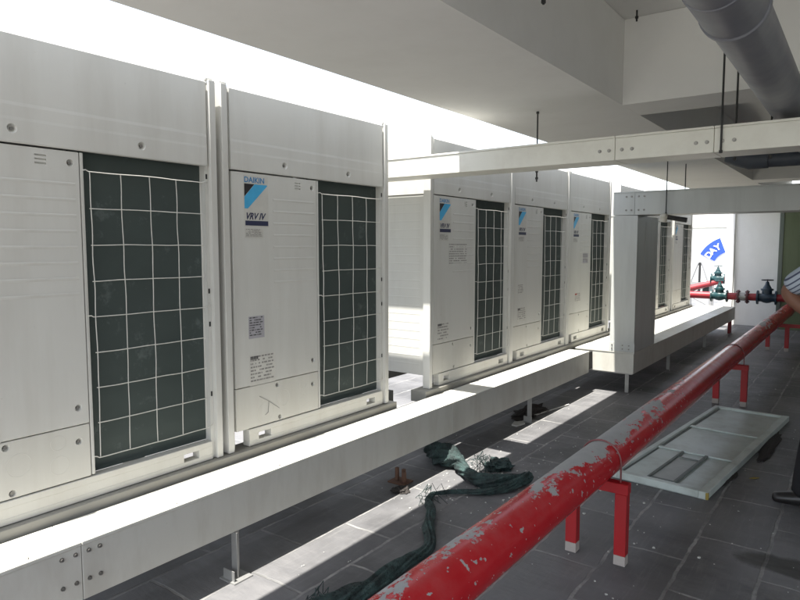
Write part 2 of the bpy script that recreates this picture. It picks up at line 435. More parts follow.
GROUP = 'condensing units in a row on the roof terrace'
def make_unit(label, logo=True):
    t = empty('condensing_unit', (-2.385, 0, Z0), label, 'air conditioner', GROUP)
    # casing: two rear/side skins, back, deck
    b = bmesh.new()
    box(b, -D + .012, -.05, .012, .03, .085, 1.32)
    box(b, -D + .012, -.05, W - .03, W - .012, .085, 1.32)
    box(b, -D + .004, -D + .012, .05, W - .05, .085, 1.32)
    box(b, -D + .03, -.06, .031, W - .031, .085, .10)
    zs = [.16 + .058 * k for k in range(20)]
    ribs(b, -D + .08, -.08, zs, .012, -1, 'y'); ribs(b, -D + .08, -.08, zs, W - .012, 1, 'y')
    obj('casing', b, M['ivory'], t)
    # hood
    h = bmesh.new()
    prism(h, [(-.02, 1.325), (.0035, 1.325), (.0045, 1.33), (.0045, 1.403), (.0036, 1.413), (.0032, 1.452), (.0018, 1.464), (.0018, 1.690), (-.003, 1.696), (-.02, 1.696)], 'y', .052, W - .045)
    ho = obj('hood', h, M['ivory'], t)
    c = bmesh.new(); cone_cut(c, .39, 1.373, .0045); cone_cut(c, .875, 1.373, .0045); cut(ho, c)
    hs = bmesh.new()
    box(hs, -D + .01, -.03, .008, .028, 1.325, 1.69); box(hs, -D + .01, -.03, W - .028, W - .008, 1.325, 1.69)
    box(hs, -D + .001, -D + .0095, .04, W - .04, 1.325, 1.69)
    box(hs, -D + .03, -.03, .03, W - .03, 1.60, 1.62)
    obj('hood_side', hs, M['ivory'], t)
    # posts
    for y0, s in ((0, 1), (W, -1)):
        for x0, x1 in ((-.045, .012), (-D, -D + .045)):
            p = bmesh.new()
            ya, yb = sorted((y0, y0 + s * .032))
            box(p, x0, x1, ya, yb, 0, HT, bev=.002)
            if x1 > 0:
                ya, yb = sorted((y0 + s * .033, y0 + s * .051)); box(p, x0, -.009, ya, yb, .0, HT - .012)
                ya, yb = sorted((y0 + s * .002, y0 + s * .04)); box(p, x0 + .002, x1 - .012, ya, yb, HT + .0005, HT + .012, bev=.003)
            obj('corner_post', p, M['post'], t)
    # screws & slots in posts
    for y, zz in ((.042, 1.46), (.042, 1.28), (.042, .29), (.042, .64), (W - .042, .77), (W - .042, .62), (W - .042, .30), (W - .042, 1.28), (W - .042, 1.47)):
        s = bmesh.new(); box(s, -.0095, -.0065, y - .004, y + .004, zz - .011, zz + .011, bev=.0008, seg=1); obj('slot', s, M['dark'], t)
    # upper service panel
    sp = bmesh.new(); box(sp, -.022, .001, .056, .618, .297, 1.318, bev=.002, seg=1)
    so = obj('service_panel', sp, M['ivory'], t)
    c = bmesh.new()
    for y, z in ((.578, .362), (.585, 1.276)): cone_cut(c, y, z, .001, .015)
    for k in range(3): box(c, -.006, .01, .46, .50, 1.262 + k * .014, 1.268 + k * .014)
    cut(so, c)
    rb = bmesh.new(); ribs(rb, .31, .60, [1.202 - .058 * k for k in range(8)], .0012); obj('panel_ribs', rb, M['ivory'], t)
    # lower service panel with knock-outs
    lp = bmesh.new(); box(lp, -.022, .0, .056, .618, .088, .293, bev=.002, seg=1)
    lo = obj('lower_panel', lp, M['ivory2'], t)
    c = bmesh.new(); kn = bmesh.new()
    for y, z in ((.575, .232), (.32, .272), (.335, .105)): cone_cut(c, y, z, 0, .014)
    for y, z, r in ((.36, .20, .042), (.498, .245, .027), (.50, .16, .034), (.24, .15, .05)):
        kn = bmesh.new(); tube(kn, [(-.0006, y + math.cos(w_) * r, z + math.sin(w_) * r) for w_ in [2 * PI * k / 32 for k in range(32)] + [-.02]], .0013, 6)
        obj('knock_out', kn, M['ivory2'], t, smooth=True)
    cut(lo, c)
    for y, z, x in ((.39, 1.373, .0045), (.875, 1.373, .0045), (.578, .362, .001), (.585, 1.276, .001), (.575, .232, 0), (.32, .272, 0), (.335, .105, 0)):
        s = bmesh.new(); cyl(s, (x - .011, y, z), (x - .0045, y, z), .0065, 12); obj('screw', s, M['screw'], t)
    # coil opening
    co = bmesh.new(); box(co, -.055, -.0452, .600, W - .05, .0846, 1.34); obj('coil', co, M['coil'], t)
    j = bmesh.new(); box(j, -.04, .0, .622, .634, .09, 1.318, bev=.0015, seg=1)
    obj('coil_frame', j, M['post'], t)
    g = bmesh.new()
    ys = [.652, .776, .900, 1.024, 1.145]; zs = [1.25 - .137 * k for k in range(9)]
    jt = lambda a, b_: (mnoise.noise(Vector((a * 9, b_ * 5, 2.3)))) * .003
    for y in ys:
        tube(g, [(.010 + .006 * math.sin(PI * (zz - .15) / 1.1) + jt(y, zz), y + jt(zz, y), zz) for zz in [zs[0] - .1369 * .25 * k for k in range(33)]], .0020, 6)
    for zz in zs:
        tube(g, [(.014 + .005 * math.sin(PI * (y - .62) / .54) + jt(zz, y), y, zz + jt(y, zz + 3)) for y in [.645 + .0175 * k for k in range(30)]], .0020, 6)
    for y, z0 in ((.645, 1.25), (.645, .702), (.645, .154), (1.152, 1.25), (1.152, .702), (1.152, .154)):
        yy = .628 if y < 1 else W - .040
        tube(g, [(.014, y, z0), (.012, (y + yy) / 2, z0 + .006), (-.008, yy, z0 + .004)], .0020, 6)
    obj('wire_guard', g, M['wire'], t, smooth=True)
    # base rails
    for x0, x1 in ((-.045, .004), (-D, -D + .04)):
        r = bmesh.new()
        cuts = [.14, .20, .275, 1.02, 1.105, 1.15]
        box(r, x0, x1, .13, W - .052, .058, .084, bev=.002, seg=1)
        box(r, x0, x1, .13, W - .052, .0, .024, bev=.002, seg=1)
        for a, e in ((.131, .19), (.27, 1.03), (1.11, W - .053)):
            box(r, x0 + .001, x1 - .001, a, e, .0235, .0585)
        obj('base_rail', r, M['ivory2'], t)
    # fan guards
    for yy in (.33, .905):
        f = bmesh.new()
        for rr in (.06, .12, .18, .24):
            tube(f, [(-.38 + rr * math.cos(a), yy + rr * math.sin(a), 1.701) for a in [2 * PI * k / 24 for k in range(25)]], .0025, 5, cap=False)
        for k in range(8):
            a = k * PI / 4; cyl(f, (-.38, yy, 1.698), (-.38 + .25 * math.cos(a), yy + .25 * math.sin(a), 1.698), .003, 6)
        obj('fan_guard', f, M['wire'], t)
    tp = bmesh.new(); box(tp, -D + .012, -.022, .03, W - .03, 1.675, 1.694)
    to = obj('top_deck', tp, M['ivory'], t)
    c = bmesh.new()
    for yy in (.33, .905): cyl(c, (-.38, yy, 1.6), (-.38, yy, 1.75), .25, 40)
    cut(to, c)
    for yy in (.33, .905):
        f = bmesh.new(); cyl(f, (-.38, yy, 1.621), (-.38, yy, 1.66), .06, 20)
        for k in range(4):
            a = k * PI / 2 + .4; ca, sa = math.cos(a), math.sin(a)
            prism(f, [(-.38 + .04 * ca, yy + .04 * sa), (-.38 + .23 * math.cos(a - .25), yy + .23 * math.sin(a - .25)), (-.38 + .23 * math.cos(a + .3), yy + .23 * math.sin(a + .3))], 'z', 1.63, 1.635)
        obj('fan', f, M['dark'], t)
    if logo:
        logo_sticker(t)
    return t

RX = (PI / 2, 0, PI / 2)     # text facing +X, reading towards +Y
def quad(bm, pts, x):
    vs = [bm.verts.new((x, p[0], p[1])) for p in pts]; bm.faces.new(vs)
def logo_sticker(t):
    x = .0016
    s = bmesh.new(); box(s, .0012, .0016, .126, .278, 1.065, 1.306); st = obj('logo_sticker', s, M['stick2'], t)
    b = bmesh.new(); prism(b, [(.130, 1.2665), (.192, 1.2665), (.130, 1.206)], 'x', .0017, .0021); obj('logo_triangle', b, M['black'], st)
    b = bmesh.new(); prism(b, [(.194, 1.2665), (.272, 1.2665), (.272, 1.262), (.150, 1.150), (.130, 1.150), (.130, 1.204)], 'x', .0017, .0021); obj('logo_stripe', b, M['cyan'], st)
    text('lettering', 'DAIKIN', .0365, M['blue2'], st, (.0018, .129, 1.2735), RX, bold=.0008, sx=1.04, depth=.0003)
    text('lettering', 'VRV IV', .043, M['navy'], st, (.0018, .133, 1.1), RX, bold=.0014, shear=.35, sx=.93, depth=.0003)
    b = bmesh.new(); box(b, .0017, .0020, .133, .276, 1.070, 1.093); obj('strapline_bar', b, M['navy'], st)
M['stick2'] = flat('logo_backing', (.55, .54, .50), .35)
M['blue2'] = flat('logo_blue', (.04, .20, .42), .4)

def lines_sticker(t, name, y0, y1, z0, z1, mat, ink, rows, bold_title=False, seed=0, red=False, back=True):
    rnd = random.Random(seed)
    s = bmesh.new(); box(s, .0014, .0017, y0, y1, z0, z1)
    st = obj(name, s, mat, t)
    b = bmesh.new(); h = (z1 - z0) / (rows + 1)
    for k in range(rows):
        z = z1 - h * (k + .8); y = y0 + .006
        while y < y1 - .012:
            w_ = rnd.uniform(.004, .02)
            if y + w_ > y1 - .005: break
            if rnd.random() < .86: box(b, .0018, .0021, y, y + w_, z, z + h * .45)
            y += w_ + rnd.uniform(.002, .006)
    obj('print', b, ink, st)
    if bold_title:
        b = bmesh.new(); y = y0 + .006
        for k in range(5):
            w_ = rnd.uniform(.006, .010); box(b, .0019, .0023, y, y + w_, z1 - .022, z1 - .006); y += w_ + .002
        obj('title_print', b, M['redink'] if red else M['inkd'], st)
    return st

text_block = lambda t, seed=3: lines_sticker(t, 'notice_sticker', .130, .243, 1.012, 1.055, M['stick2'], M['ink'], 6, seed=seed)

u1 = make_unit('nearest white condensing unit, cut off by the left edge of the photo')
u1.location = (-2.385, .628, Z0)
lines_sticker(u1, 'rating_sticker', .141, .306, .295, .445, M['stick'], M['ink'], 8, True, 1)
def scratch(t, pts):
    b = bmesh.new()
    for a, e in zip(pts[:-1], pts[1:]): cyl(b, (.0012, a[0], a[1]), (.0012, e[0], e[1]), .0012, 5)
    return obj('scratch', b, M['ink'], t)
units = [u1]
def strip(t, names):
    for ch in list(t.children):
        if ch.name.split('.')[0] in names:
            for c2 in list(ch.children): bpy.data.objects.remove(c2)
            bpy.data.objects.remove(ch)
spots = [(1.900, 'large second condensing unit with its front fully in view, just before the first wide gap'),
         (3.600, 'condensing unit with its ribbed side showing just past the first wide gap'),
         (4.840, 'middle condensing unit of the group of three, four white squares of light at its base'),
         (6.080, 'condensing unit beside the upright grey riser, last one before it'),
         (7.640, 'condensing unit mostly hidden behind the grey riser'),
         (8.885, 'condensing unit seen just right of the grey riser'),
         (10.300, 'farthest condensing unit, at the far end of the row by the bright opening')]
spots[2] = (4.840, 'middle condensing unit of the group of three between the two gaps')
for y, lab in spots:
    u_ = copy_thing(u1, (-2.385 + random.uniform(-.004, .004), y + random.uniform(-.003, .003), Z0), lab); u_.rotation_euler = (random.uniform(-.002, .002), 0, random.uniform(-.003, .003)); units.append(u_)
for k, u in enumerate(units[1:]): strip(u, ('rating_sticker',))
text_block(u1, 11)
for k, u in enumerate(units[1:], 1): text_block(u, 20 + k)
lines_sticker(units[1], 'warning_sticker', .140, .239, .526, .634, M['stickp'], M['inkd'], 8, False, 5)
lines_sticker(units[1], 'rating_sticker', .141, .306, .295, .445, M['stick'], M['ink'], 8, True, 6)
scratch(units[1], [(.20, .235), (.26, .20), (.255, .145), (.235, .135)])
scratch(units[1], [(.26, .20), (.33, .15)])
lines_sticker(units[2], 'notice_sticker', .25, .51, .83, .995, M['ivory'], M['ink'], 9, False, 7)
lines_sticker(units[2], 'rating_sticker', .107, .262, .30, .44, M['stick'], M['ink'], 6, True, 8)
lines_sticker(units[3], 'warning_sticker', .13, .24, .56, .65, M['stick'], M['ink'], 6, False, 9)
lines_sticker(units[3], 'rating_sticker', .13, .30, .33, .45, M['stick'], M['ink'], 6, True, 10)
lines_sticker(units[4], 'notice_sticker', .40, .55, .80, .90, M['stickp'], M['ink'], 6, False, 12)
lines_sticker(units[4], 'rating_sticker', .20, .36, .40, .50, M['stick'], M['ink'], 6, True, 13, red=True)

# base beams under the units
def plinth(y0, y1, lab):
    t = empty('support_frame', (-2.385, y0, 0), lab, 'base frame', 'steel bases under the condensing units')
    L = y1 - y0
    for x0, x1 in ((-.09, .035), (-D, -D + .11)):
        b = bmesh.new(); box(b, x0, x1, 0, L, .37, .4475, bev=.004)
        obj('beam', b, M['steelbeam'], t)
    k = .15
    while k < L:
        for x in (-.42, -D + .05):
            b = bmesh.new(); box(b, x - .04, x + .04, k - .04, k + .04, .0, .369); obj('leg', b, M['steelbeam'], t)
        k += 1.1
plinth(.60, 3.19, 'grey steel base rail under the two nearest condensing units')
plinth(3.52, 7.36, 'grey steel base rail under the middle group of three condensing units')
plinth(7.6, 11.6, 'grey steel base rail under the farthest condensing units')

# ------------------------------------------------------------------ cable trunking (low)
def bolt_at(parent, p, axis, r=.0085, mat=None):
    b = bmesh.new(); p = Vector(p); d = {'x': Vector((1, 0, 0)), '-y': Vector((0, -1, 0))}[axis]
    cyl(b, p - d * .002, p + d * .002, r * 1.35, 14); cyl(b, p + d * .0015, p + d * .008, r, 6)
    return obj('bolt', b, mat or M['boltm'], parent)
def leg(parent, x, y, z, plate=True, mat='legm'):
    b = bmesh.new(); box(b, x - .018, x + .018, y - .003, y + .003, .006, z); box(b, x - .018, x - .014, y + .0032, y + .035, .006, z)
    l = obj('leg', b, M[mat], parent)
    if plate:
        b = bmesh.new(); box(b, x - .05, x + .05, y - .045, y + .055, 0, .006); box(b, x - .035, x + .035, y - .035, y - .031, .0062, .05)
        obj('foot_plate', b, M['legm'], l)
    return l
t = empty('cable_trunking', (-2.2275, 0, 0), 'long low white metal trunking box along the fronts of the nearer condensing units', 'cable trunking')
def par(o, p):     # parent keeping world coordinates of geometry authored in world space
    o.parent = p; o.location = -Vector(p.location); return o
def wobj(name, bm, mat, p, smooth=False):
    o = obj(name, bm, mat, p, smooth=smooth); o.location = -Vector(p.location); return o
YS = [-1.4, 1.066, 3.5, 6.02]
for a, e in zip(YS[:-1], YS[1:]):
    b = bmesh.new(); box(b, -2.327, -2.127, a + .001, e - .001, .205, .400, bev=.002, seg=1)
    wobj('body', b, M['trunk'], t)
    b = bmesh.new(); box(b, -2.331, -2.123, a + .001, e - .001, .4005, .414, bev=.003)
    wobj('lid', b, M['trunk'], t)
for ys in YS[1:2]:
    for dy in (-.068, -.022, .024, .063):
        for z in (.375, .275):
            o = bolt_at(t, (-2.1272, ys + dy, z), 'x', .0058); o.location = -Vector(t.location)
for y in (.9, 1.45, 2.0, 2.9):
    b = bmesh.new(); bmesh.ops.create_uvsphere(b, u_segments=10, v_segments=6, radius=.006, matrix=Matrix.Translation((-2.145, y, .414)))
    wobj('rivet', b, M['boltm'], t)
for y in (-.3, 1.72, 4.75):
    l = leg(t, -2.13 if y == 1.72 else -2.16, y, .204); l.location = -Vector(t.location)
# far trunking with the wider corner box
t = empty('cable_trunking', (-2.04, 6.18, 0), 'wide low white metal trunking from the corner box at the riser to the far end', 'cable trunking')
b = bmesh.new(); box(b, -2.33, -1.752, 6.18, 7.05, .205, .398, bev=.003); wobj('corner_box', b, M['trunk'], t)
b = bmesh.new(); box(b, -2.333, -1.748, 6.176, 7.05, .3985, .414, bev=.003); wobj('lid', b, M['trunk'], t)
b = bmesh.new(); box(b, -2.30, -2.15, 6.021, 6.179, .22, .39); wobj('connector', b, M['dark'], t)
for a, e in ((7.052, 8.5), (8.502, 10.2), (10.202, 11.95)):
    b = bmesh.new(); box(b, -2.33, -1.752, a, e, .205, .398, bev=.003); wobj('body', b, M['trunk'], t)
    b = bmesh.new(); box(b, -2.333, -1.748, a, e, .3985, .414, bev=.003); wobj('lid', b, M['trunk'], t)
for x, y in ((-1.83, 6.25), (-1.80, 7.72), (-1.80, 9.75)):
    l = leg(t, x, y, .204, plate=False); l.location = -Vector(t.location)
b = bmesh.new(); box(b, -1.80, -1.765, 11.60, 11.64, 0, .204); box(b, -1.80, -1.765, 11.72, 11.75, 0, .204)
wobj('leg', b, M['redfar'], t)
b = bmesh.new(); box(b, -2.30, -1.78, 6.24, 6.265, .185, .2045); wobj('cross_bar', b, M['legm'], t)

# riser
t = empty('duct_riser', (-1.87, 6.55, .414), 'upright grey metal riser box standing on the corner of the low trunking', 'duct')
b = bmesh.new(); box(b, -1.985, -1.752, 6.18, 6.90, .415, 1.712, bev=.002, seg=1); wobj('body', b, M['riser'], t)
b = bmesh.new(); box(b, -1.99, -1.747, 6.176, 6.179, .416, .50); wobj('flange', b, M['riser'], t)
for x in (-1.96, -1.86, -1.80):
    for z in (.44, .475):
        o = bolt_at(t, (x, 6.175, z), '-y', .005); o.location = -Vector(t.location)
b = bmesh.new(); box(b, -1.7515, -1.748, 6.45, 6.62, 1.25, 1.66, bev=.001, seg=1); wobj('cover_plate', b, M['greyplate'] if 'greyplate' in M else M['riser'], t)

# overhead ducts
def overhead(name, x0, x1, y0, y1, z0, z1, label, joints, mat, lip=.012, tilt=0):
    t = empty(name, ((x0 + x1) / 2, y0, z0), label, 'duct')
    t.rotation_euler = (0, -tilt, 0)
    xs = [x0] + joints + [x1]
    cx = (x0 + x1) / 2
    for a, e in zip(xs[:-1], xs[1:]):
        b = bmesh.new(); box(b, a - cx + .001, e - cx - .001, .0, y1 - y0, 0, z1 - z0, bev=.0018, seg=1)
        obj('duct_section', b, mat, t)
        b = bmesh.new(); box(b, a - cx + .001, e - cx - .001, -.004, y1 - y0 + .004, z1 - z0 + .0005, z1 - z0 + .012, bev=.0015, seg=1)
        obj('lid', b, mat, t)
    for jx in joints:
        for dx in (-.078, -.03, .035, .085):
            zs = (.05,) if name == 'overhead_duct' and (z1 - z0) < .14 else (.045, z1 - z0 - .035)
            for z in zs: 
                o = bolt_at(t, (jx - cx + dx, -.0005, z), '-y', .0068)
    return t
d1 = overhead('overhead_duct', -3.3, 2.6, 3.327, 3.537, 1.860, 1.970, 'cream painted overhead duct hung nearest, ending in sunlight at the second condensing unit', [-1.068, -.607], M['duct'])
d2 = overhead('overhead_duct', -1.985, 2.8, 6.18, 6.52, 1.716, 1.922, 'grey overhead duct running right from the top of the upright riser', [-1.785], M['riser'])

def rod(p, z0, z1, lab, nut=None):
    b = bmesh.new(); cyl(b, (0, 0, 0), (0, 0, z1 - z0), .0048, 8)
    o = obj('hanger_rod', b, M['rod'], None, (p[0], p[1], z0)); tag(o, lab, 'hanger rod', 'threaded hanger rods under the ceiling')
    if nut is not None:
        for nz in nut:
            b = bmesh.new(); cyl(b, (0, 0, nz - z0 - .006), (0, 0, nz - z0 + .006), .0085, 6); obj('nut', b, M['rod'], o)
    return o
rod((-1.595, 3.552), 1.80, 2.205, 'dark hanger rod through the sunlit middle of the near duct', (1.82, 1.86, 2.198))
rod((-.575, 3.318), 1.853, 2.667, 'dark hanger rod down the face of the near duct by its bolted joint', (1.86,))
rod((-.552, 3.553), 1.84, 2.667, 'dark hanger rod just behind the near duct joint, beside the face rod', (1.85,))
rod((-.400, 3.553), 1.84, 2.048, 'short dark rod at the near duct, under the large grey pipe', (1.85,))
rod((-1.497, 6.15), 1.705, 2.205, 'long thin rod passing down the face of the grey duct to the lamp holder', (1.722,))
rod((-1.44, 6.60), 1.88, 2.205, 'short dark rod above the grey duct, right of the lamp holder rod', (1.95,))
for x, y, l in ((-.969, 2.188, 'stub of threaded rod under the ceiling at the top edge of the photo'), ):
    rod((-1.0, 2.26), 2.30, 2.667, l, (2.31,))
rod((-1.05, 3.57), 2.61, 2.667, 'stub of threaded rod in the recessed ceiling near the large grey pipe', (2.63,))
b = bmesh.new(); box(b, -.6, -.57, 3.366, 3.3785, 1.86, 1.865)

# lamp holder thing hanging below second duct
t = empty('lamp_holder', (-1.51, 6.14, 1.69), 'cream round lamp holder with a dark lamp tube, under the grey duct', 'lamp')
b = bmesh.new(); bmesh.ops.create_uvsphere(b, u_segments=16, v_segments=10, radius=.035); 
for v in b.verts: v.co.z *= .9
cyl(b, (-.005, 0, -.05), (0, 0, -.015), .03, 14)
obj('holder', b, M['bulb'], t, smooth=True)
b = bmesh.new(); cyl(b, (.02, .01, -.002), (.19, .02, -.035), .022, 12); obj('lamp_tube', b, M['rod'], t)

# ------------------------------------------------------------------ grey overhead pipes
t = empty('drain_pipe', (-.341, 0, 2.098), 'large grey plastic drain pipe slung under the ceiling at top right', 'pipe')
b = bmesh.new(); cyl(b, (0, 2.10, 0), (0, 9.2, -.0), .085, 40); obj('pipe', b, M['pvc'], t, smooth=True)
b = bmesh.new(); cyl(b, (0, -4, 0), (0, 1.84, 0), .088, 40); obj('pipe', b, M['pvc'], t, smooth=True)
b = bmesh.new()
prof = [(1.80, .0885), (1.802, .091), (1.82, .0915), (1.825, .0905), (2.065, .0905), (2.07, .0955), (2.09, .0955), (2.095, .088), (2.11, .0855)]
tube(b, [(0, y, 0) for y, r in prof], [r for y, r in prof], 40)
obj('coupling', b, M['pvc'], t, smooth=True)
t = empty('branch_pipe', (-.41, 5.0, 2.01), 'dark grey branch pipe crossing under the ceiling behind the near duct', 'pipe')
b = bmesh.new(); tube(b, [(-.30, 0, 0), (-.1, .01, -.005), (2.8, .15, .02)], .052, 20); obj('pipe', b, M['pvcd'], t, smooth=True)
b = bmesh.new(); tube(b, [(-.42, -.02, .05), (-.39, -.015, .045), (-.33, 0, .02), (-.27, 0, 0), (-.16, 0, -.002)], [.056, .064, .064, .064, .06], 18); obj('elbow', b, M['pvcd'], t, smooth=True)
b = bmesh.new(); cyl(b, (-.40, -.02, .04), (-.40, -.02, .19), .05, 18); obj('riser_stub', b, M['pvcd'], t, smooth=True)

# ------------------------------------------------------------------ red fire pipe + stands
PZ, PXc, PR = .4605, -.93, .0845
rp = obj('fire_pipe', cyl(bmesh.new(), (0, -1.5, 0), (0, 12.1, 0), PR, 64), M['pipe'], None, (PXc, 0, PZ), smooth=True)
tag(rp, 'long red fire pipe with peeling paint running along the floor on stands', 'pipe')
for y in (8.9, 11.0):
    b = bmesh.new(); bmesh.ops.create_cone(b, cap_ends=False, segments=48, radius1=PR + .002, radius2=PR + .002, depth=.02, matrix=Matrix.Translation((0, y, 0)) @ Matrix.Rotation(PI / 2, 4, 'X'))
    prof = [(-.012, PR), (-.008, PR + .0035), (.008, PR + .0035), (.012, PR)]
    b.free(); b = bmesh.new(); tube(b, [(0, y + q, 0) for q, r in prof], [r for q, r in prof], 48, cap=False)
    if y > 5: obj('weld_ring', b, M['redfar'], rp, smooth=True)
    else: b.free()
# bend up into cross pipe
b = bmesh.new(); tube(b, [(0, 12.1, 0), (0, 12.17, .01), (0, 12.24, .045), (0, 12.29, .10)], PR, 32); obj('elbow', b, M['redfar'], rp, smooth=True)
def stand(y, x0, x1, legs, lab, ub=True):
    t = empty('pipe_stand', (PXc, y, 0), lab, 'pipe stand', 'red stands under the fire pipe')
    b = bmesh.new(); box(b, x0 - PXc, x1 - PXc, -.025, .025, .327, .374, bev=.002, seg=1); obj('cross_bar', b, M['red'], t)
    for lx in legs:
        b = bmesh.new(); x = lx - PXc
        box(b, x - .026, x + .026, -.024, .024, .045, .3265, bev=.002, seg=1); l = obj('leg', b, M['red'], t)
        b = bmesh.new(); box(b, x - .026, x + .026, -.024, .024, .0, .0448, bev=.002, seg=1); obj('bare_foot', b, M['concfoot'], l)
    if ub:
        b = bmesh.new(); R2 = PR + .005
        pts = [(PR + .006, 0, .30), (PR + .006, 0, PZ)] + [(R2 * math.cos(a), 0, PZ + R2 * math.sin(a)) for a in [PI * k / 16 for k in range(17)]] + [(-PR - .006, 0, .30)]
        tube(b, pts, .004, 8); obj('u_bolt', b, M['red2'], t, smooth=True)
M['concfoot'] = flat('bare_foot_mortar', (.40, .36, .33), .9)
M['red2'] = flat('dull_red_rod', (.22, .08, .08), .4, .4)
stand(2.82, -1.085, -.80, (-1.055, -.83), 'nearest red pipe stand, its right leg in full view')
stand(6.33, -1.085, -.80, (-1.055, -.83), 'middle red pipe stand just past the pale green door panel')
stand(10.05, -1.10, .9, (-1.055, -.83, .8), 'farthest red pipe stand, with its long bar reaching to the right', ub=False)

# ------------------------------------------------------------------ cross pipe with valves
CY, CZ = 12.3, .565
cp = obj('cross_pipe', cyl(bmesh.new(), (-1.6, 0, 0), (4.6, 0, 0), .062, 28), M['redfar'], None, (-1.7, CY, CZ), smooth=True)
tag(cp, 'red pipe running crosswise in front of the far white wall, carrying the valves', 'pipe')
def flange(parent, x, mat=None, r=.115):
    b = bmesh.new(); cyl(b, (x - .012, 0, 0), (x + .012, 0, 0), r, 28)
    for k in range(8):
        a = 2 * PI * (k + .5) / 8; cyl(b, (x - .03, math.cos(a) * r * .8, math.sin(a) * r * .8), (x + .03, math.cos(a) * r * .8, math.sin(a) * r * .8), .011, 6)
    return obj('flange', b, mat or M['darkred'], parent)
M['darkred'] = flat('dark_red_flange', (.10, .03, .035), .5)
flange(cp, -.065, M['flg']if 'flg' in M else None); flange(cp, .075)
b = bmesh.new(); cyl(b, (-.053, 0, 0), (.063, 0, 0), .07, 20); obj('check_joint', b, M['legm'], cp)
for x in (-1.3, 1.6):
    b = bmesh.new(); box(b, x - .03, x + .03, -.03, .03, -CZ, -.062); obj('support', b, M['redfar'], cp)
def valve(x, mat, lab, y=CY, z=CZ, s=1.0):
    t = empty('gate_valve', (x, y, z), lab, 'valve', 'gate valves on the far pipework')
    t.scale = (s, s, s)
    b = bmesh.new(); tube(b, [(-.13, 0, 0), (-.08, 0, 0), (-.05, 0, 0), (0, 0, 0), (.05, 0, 0), (.08, 0, 0), (.13, 0, 0)], [.07, .07, .085, .095, .085, .07, .07], 24)
    cyl(b, (0, 0, 0), (0, 0, .14), .075, 20); cyl(b, (0, 0, .12), (0, 0, .15), .095, 20)
    obj('body', b, mat, t, smooth=True)
    for xx in (-.135, .135):
        b = bmesh.new(); cyl(b, (xx - .013, 0, 0), (xx + .013, 0, 0), .118, 24); obj('flange', b, mat, t)
    b = bmesh.new(); tube(b, [(0, 0, .15), (0, 0, .17), (0, 0, .22), (0, 0, .27)], [.07, .062, .035, .022], 18); obj('bonnet', b, mat, t, smooth=True)
    b = bmesh.new(); cyl(b, (0, 0, .26), (0, 0, .31), .009, 8); obj('stem', b, M['rod'], t)
    b = bmesh.new(); tube(b, [(.085 * math.cos(a), .085 * math.sin(a), .295) for a in [2 * PI * k / 24 for k in range(25)]], .009, 8, cap=False)
    for k in range(3):
        a = k * 2 * PI / 3; cyl(b, (0, 0, .295), (.085 * math.cos(a), .085 * math.sin(a), .295), .006, 6)
    obj('handwheel', b, M['rod'] if s >= 1 else mat, t)
    return t
valve(-1.335, M['bluev'], 'dark blue gate valve with a handwheel in front of the white wall')
valve(-2.06, M['teal'], 'teal gate valve with a handwheel at the end of the low trunking', s=.9)
valve(-2.47, M['teal'], 'pale teal gate valve farther back in the bright opening', y=14.5, z=.76, s=.9)
bp = obj('back_pipe', tube(bmesh.new(), [(-.75, -.1, -.22), (0, 0, .0), (.35, .05, .08)], .06, 20), M['redfar'], None, (-2.47, 14.5, .70), smooth=True)
tag(bp, 'sunlit red pipe slanting up behind the teal valve', 'pipe')
b = bmesh.new(); box(b, -.15, -.10, -.03, .03, -.70, -.07); box(b, -.65, -.60, -.08, -.02, -.70, -.26)
obj('support', b, M['steelwhite'], bp)

# ------------------------------------------------------------------ distant things
t = empty('steel_stand', (-3.11, 16, 0), 'white steel lattice stand in bright sun beyond the far end', 'steel frame')
b = bmesh.new()
for s in (-1, 1):
    cyl(b, (s * .24, 0, .0), (s * .24, 0, .56), .025, 8)
    cyl(b, (s * .20, 0, .56), (s * .035, 0, 1.05), .022, 8)
    cyl(b, (s * .24, .3, .0), (s * .24, .3, .56), .025, 8)
box(b, -.27, .27, -.03, .03, .54, .60); box(b, -.27, .27, -.02, .02, .30, .33); box(b, -.27, .27, .28, .32, .54, .60)
cyl(b, (-.24, 0, .3), (.24, 0, .56), .015, 6); cyl(b, (.24, 0, .05), (-.24, 0, .3), .015, 6)
obj('frame', b, M['steelwhite'], t)
b = bmesh.new(); box(b, -.025, .025, -.02, .02, .36, 1.06, bev=.004); obj('mast', b, M['rod'], t)
b = bmesh.new(); box(b, -.22, -.06, .05, .25, .30, .53, bev=.01); box(b, .06, .2, .05, .25, .34, .50, bev=.01); obj('junction_box', b, M['rod'], t)

